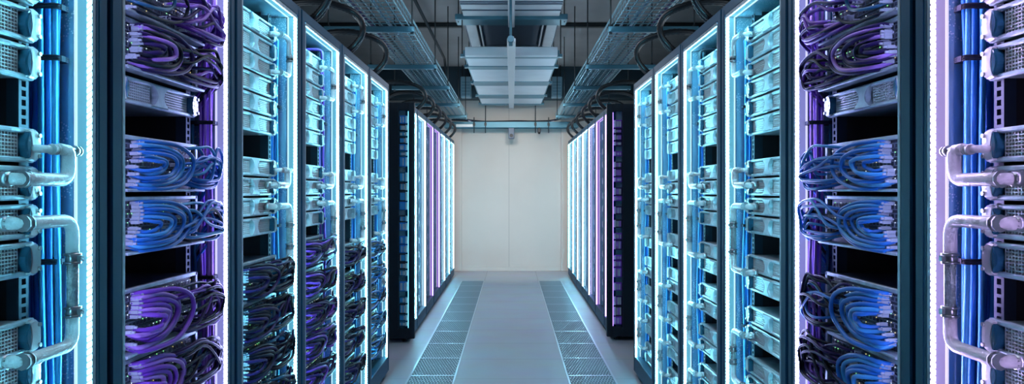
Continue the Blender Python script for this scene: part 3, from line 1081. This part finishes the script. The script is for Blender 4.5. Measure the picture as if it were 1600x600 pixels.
b = MB(); b.cbox((-.51, 5.6, Z1), (.51, 8.0, Z1 + .05), .006)
for y in (6.4, 7.25):
    b.box((-.5, y - .01, Z1 - .006), (.5, y + .01, Z1))
P1(b, 'cover_panel', 'cpanel')
b = MB()
for y in (7.38, 7.46, 7.72):
    b.box((-.505, y - .012, Z1 - .010), (.505, y + .012, Z1 - .001))
P1(b, 'ribs', 'cpanel_dark')
b = MB(); b.cbox((-.60, 8.02, Z1 - .03), (.60, 8.22, Z1 + .03), .006); b.cbox((-.6, 8.24, Z1 - .02), (.6, 8.36, Z1 + .06), .006)
P1(b, 'cross_bar', 'cbar')
for s in (-1, 1):
    b = MB(s); b.cbox((.395, 8.3, Z1), (.51, 9.97, Z1 + .02), .004); P1(b, 'side_strip', 'cpanel')
    b = MB(s); b.cbox((.345, 8.5, Z1 + .01), (.365, 9.9, Z1 + .05), .003); P1(b, 'inner_rail', 'cpanel')
    b = MB(s); b.box((.505, 8.3, Z1 + .02), (.53, 10.1, ZC)); b.box((.50, 5.6, Z1 + .04), (.52, 8.05, ZC)); P1(b, 'side_skirt', 'cpanel_dark')
    b = MB(s)
    for y in (6.2, 8.12, 10.2):
        b.tube([(.57, y, Z1 - .04), (.57, y, ZC)], .006, 6)
    P1(b, 'hanger_rods', 'rod')
b = MB(); b.box((-.40, 8.3, Z1 + .06), (.40, 10.0, Z1 + .08)); P1(b, 'recessed_panel', 'cpanel_dark')
b = MB(); b.cbox((-.55, 9.95, Z1 - .01), (.55, 10.15, Z1 + .06), .006); P1(b, 'end_bar', 'cpanel')

Z2 = 2.82
r2 = empty('ceiling_panel_unit', (0, 8, Z2), 'lower white panelled ceiling unit nearer the back wall with five dark crossbars', 'ceiling unit', 'hanging panel units over the aisle')
og2 = (0, 8, Z2)
edges = [(8.12, 8.60), (8.86, 9.82), (10.22, 11.18), (11.62, 12.33)]
for y0, y1 in edges:
    b = MB(); b.cbox((-.487, y0, Z2), (.487, y1, Z2 + .03), .005); P1(b, 'cover_panel', 'cpanel', r2, og2)
for y0, y1 in ((7.96, 8.12), (8.60, 8.86), (9.82, 10.22), (11.18, 11.62), (12.33, 12.6)):
    b = MB(); b.cbox((-.50, y0 + .02, Z2 - .004), (.50, y1 - .02, Z2 + .04), .005); b.box((-.54, (y0 + y1) / 2 - .04, Z2 + .0), (.54, (y0 + y1) / 2 + .04, Z2 + .03))
    P1(b, 'cross_bar', 'cbar', r2, og2)
b = MB(); b.cbox((-.487, 7.92, Z2 - .005), (.487, 7.99, Z2 + .09), .005); P1(b, 'front_lip', 'cpanel', r2, og2)
for s in (-1, 1):
    b = MB(s); b.cbox((.49, 8.0, Z2 + .03), (.51, 12.55, Z2 + .07), .003); P1(b, 'edge_rail', 'cbar', r2, og2)
    b = MB(s)
    for y in (8.05, 9.9, 11.4, 12.45):
        b.tube([(.525, y, Z2 + .02), (.525, y, ZC)], .006, 6)
    P1(b, 'hanger_rods', 'rod', r2, og2)

b = MB(); b.cbox((-.034, 5.0, 3.15), (.034, 8.1, 3.2), .006); b.box((-.022, 5.0, 3.2), (.022, 8.1, 3.25))
o = b.obj('hanging_beam', 'cbeam', None, (0, 5, 3.15)); tag(o, 'upper pale beam hung along the aisle beneath the higher panelled unit', 'beam rail', 'pale beams under the ceiling units')
b = MB(); b.cbox((-.040, 6.95, 2.765), (.040, 12.55, 2.805), .006); b.box((-.024, 6.95, 2.8), (.024, 12.55, 2.82))
o = b.obj('hanging_beam', 'cbeam', None, (0, 6.95, 2.765)); tag(o, 'lower pale beam reaching the back wall beneath the lower panelled unit', 'beam rail', 'pale beams under the ceiling units')
b = MB(); b.tube([(-.006, 6.9, 2.79), (-.006, 6.97, 2.79)], .03, 12)
b.tube([(-.006, 6.93, 2.8), (-.006, 6.93, 3.16)], .012, 8); b.tube([(-.006, 6.94, 2.73), (-.006, 6.94, 2.79)], .018, 10)
o = b.obj('beam_coupler', 'cbar', None, (0, 6.93, 2.79)); tag(o, 'teal bolted coupler joining the two pale overhead beams', 'coupler')
# ceiling rails
b = MB()
for sgn in (-1, 1):
    b.box((sgn * .62, 9.42, ZC - .055), (sgn * 2.5, 9.50, ZC - .015))
    b.box((sgn * .62, 9.44, ZC - .015), (sgn * 2.5, 9.48, ZC))
b.box((-.62, 9.44, ZC - .015), (.62, 9.48, ZC))
o = b.obj('ceiling_rail', 'rod'); tag(o, 'dark cross rail fixed flat under the grey ceiling', 'rail')
for s in (-1, 1):
    b = MB(s); b.cbox((.67, 12.55, 2.955), (.845, 12.77, 3.30), .012)
    rr = empty('vent_box', (s * .75, 12.6, 2.955), f'pale teal box hanging in front of the dark ceiling beam on the {SIDE[s]}', 'vent box', 'pale boxes below the ceiling')
    b.obj('casing', 'acbox', rr, (.75, 12.6, 2.955), (0, 0, 0))
    b = MB(s); b.cbox((.63, 12.6, 3.18), (.672, 12.76, 3.28), .006); b.obj('collar', 'white', rr, (.75, 12.6, 2.955), (0, 0, 0))
    b = MB(s)
    for i in range(5):
        b.box((.69, 12.544, 3.0 + .05 * i), (.825, 12.552, 3.008 + .05 * i))
    b.obj('louvre', 'cbar', rr, (.75, 12.6, 2.955), (0, 0, 0))
    for u in (.70, .82):
        b = MB(s); b.tube([(u, 12.66, 3.29), (u, 12.66, ZC)], .008, 6); b.obj('hanger_rod', 'rod', rr, (.75, 12.6, 2.955), (0, 0, 0))

# cross ladder tray in front of the back wall
yl, zl = 12.7, 2.50
rr = empty('ladder_tray', (0, yl, zl), 'pale ladder tray crossing the aisle in front of the back wall', 'cable tray')
og = (0, yl, zl)
b = MB()
for y in (yl - .12, yl + .10):
    b.cbox((-1.12, y - .012, zl - .05), (1.12, y + .012, zl + .05), .004)
b.obj('side_rails', 'strut', rr, og, (0, 0, 0))
b = MB()
for i in range(15):
    b.box((-1.05 + .15 * i - .012, yl - .12, zl - .02), (-1.05 + .15 * i + .012, yl + .1, zl + .0))
b.obj('rungs', 'strut', rr, og, (0, 0, 0))
b = MB()
for x in (-.62, -.43, .40, .62):
    b.tube([(x, yl - .14, zl - .14), (x, yl - .14, ZC if abs(x) < .5 else zl + .12)], .008, 6)
    b.box((x - .02, yl - .15, zl - .02), (x + .02, yl - .13, zl + .03))
b.obj('drop_rods', 'rod', rr, og, (0, 0, 0))
o = MB().cbox((-.92, yl - .16, zl - .04), (-.64, yl - .13, zl + .005), .004).obj('white_trunking', 'white', None, (-.78, yl - .14, zl)); tag(o, 'short white trunking piece on the ladder tray near the left rack tops', 'trunking')
pts = [(-1.0, yl - .02, zl + .09), (-.8, yl - .05, zl + .085), (-.5, yl, zl + .065), (-.2, yl, zl + .062), (.1, yl - .02, zl + .062), (.4, yl, zl + .065), (.7, yl - .03, zl + .08), (.85, yl, zl + .14), (.9, yl + .0, zl + .3)]
for j in range(3):
    pp = [(x, y + .035 * (j - 1), z + .004 * math.sin(i * 2 + j)) for i, (x, y, z) in enumerate(pts)]
    o = MB().tube(smooth_path(pp, 5), .015, 8).obj('crossing_cable', 'cab_dark', None, pp[0]); tag(o, 'thick black cable lying across the ladder tray by the back wall', 'cable', 'black cables on the ladder tray')
b = MB(); b.cbox((-.05, yl - .12, zl - .23), (.05, yl + .02, zl - .052), .008); rr = tag(bpy.data.objects.new('hanging_box', None), 'dark box hanging beneath the middle of the ladder tray', 'box'); C.objects.link(rr); rr.location = (0, yl, zl - .2)
b.obj('housing', 'cpanel_dark', rr, (0, yl, zl - .2), (0, 0, 0))
b = MB(); b.tube([(0, yl - .135, zl - .18), (0, yl - .118, zl - .18)], .03, 12); b.obj('lens', 'black', rr, (0, yl, zl - .2), (0, 0, 0))
b = MB(); b.cbox((.44, yl - .1, zl - .13), (.49, yl - .03, zl - .052), .006); b.tube([(.465, yl - .06, zl - .15), (.465, yl - .06, zl - .125)], .018, 8)
o = b.obj('detector', 'black', None, (.465, yl, zl - .1)); tag(o, 'tiny black detector under the ladder tray beside the dark box', 'detector')

# ------------------------------------------------------------------ light, camera


def area(name, loc, size, sy, power, col, rot=(0, 0, 0)):
    l = bpy.data.lights.new(name, 'AREA')
    l.shape = 'RECTANGLE'; l.size = size; l.size_y = sy; l.energy = power; l.color = col
    o = bpy.data.objects.new(name, l); C.objects.link(o)
    o.location = loc; o.rotation_euler = rot
    return o


area('aisle_fill', (0, 4.0, 3.1), .5, 5, 26, (.82, .86, 1.0))  # added fill over the aisle, this and the next, no fixture
area('aisle_fill', (0, 9.6, 2.74), .5, 4.2, 26, (.90, .90, 1.0))
for x in (-.3, .3):
    l = bpy.data.lights.new('back_wall_fill', 'SPOT')  # added fill aimed at the back wall, no fixture
    l.energy = 210; l.color = (1.0, .93, .84); l.spot_size = math.radians(64); l.spot_blend = 1; l.shadow_soft_size = .15
    o = bpy.data.objects.new('back_wall_fill', l); C.objects.link(o)
    o.location = (x, 9.2, 2.70)
    o.rotation_euler = (Vector((x * .5, 13.16, 1.15)) - o.location).to_track_quat('-Z', 'Y').to_euler()
for s in (-1, 1):
    area('rack_top_fill', (s * 1.35, 8.0, 2.26), .15, 10.5, 13, (.76, .89, 1.0), (PI, -s * math.radians(28), 0))  # added upward fill for the ceiling, no fixture on the rack roofs
    area('tray_edge_fill', (s * .70, 8.0, 2.55), .05, 9.5, 8, (.80, .90, 1.0), (PI, -s * math.radians(25), 0))  # added upward fill for the hanging panels, no fixture on the tray

w = bpy.data.worlds.new('room_air')
w.use_nodes = True
w.node_tree.nodes['Background'].inputs[0].default_value = (.3, .5, .7, 1)
w.node_tree.nodes['Background'].inputs[1].default_value = .05
sc.world = w

cam = bpy.data.cameras.new('camera')
cam.sensor_width = 36
cam.lens = 1180 / 1600 * 36
cam.shift_y = -2 / 1600
cam.shift_x = 1 / 1600
cam.clip_start = .05
co = bpy.data.objects.new('camera', cam)
C.objects.link(co)
co.location = (0, 0, CAMZ)
co.rotation_euler = (PI / 2, 0, 0)
sc.camera = co

sc.view_settings.view_transform = 'Standard'
sc.view_settings.look = 'None'
sc.view_settings.gamma = 1
sc.view_settings.exposure = 0
sc.view_settings.use_curve_mapping = False
try:
    sc.cycles.sample_clamp_indirect = 4.0
    sc.cycles.use_denoising = True
    sc.cycles.max_bounces = 8
    sc.cycles.caustics_reflective = False
    sc.cycles.caustics_refractive = False
except Exception:
    pass
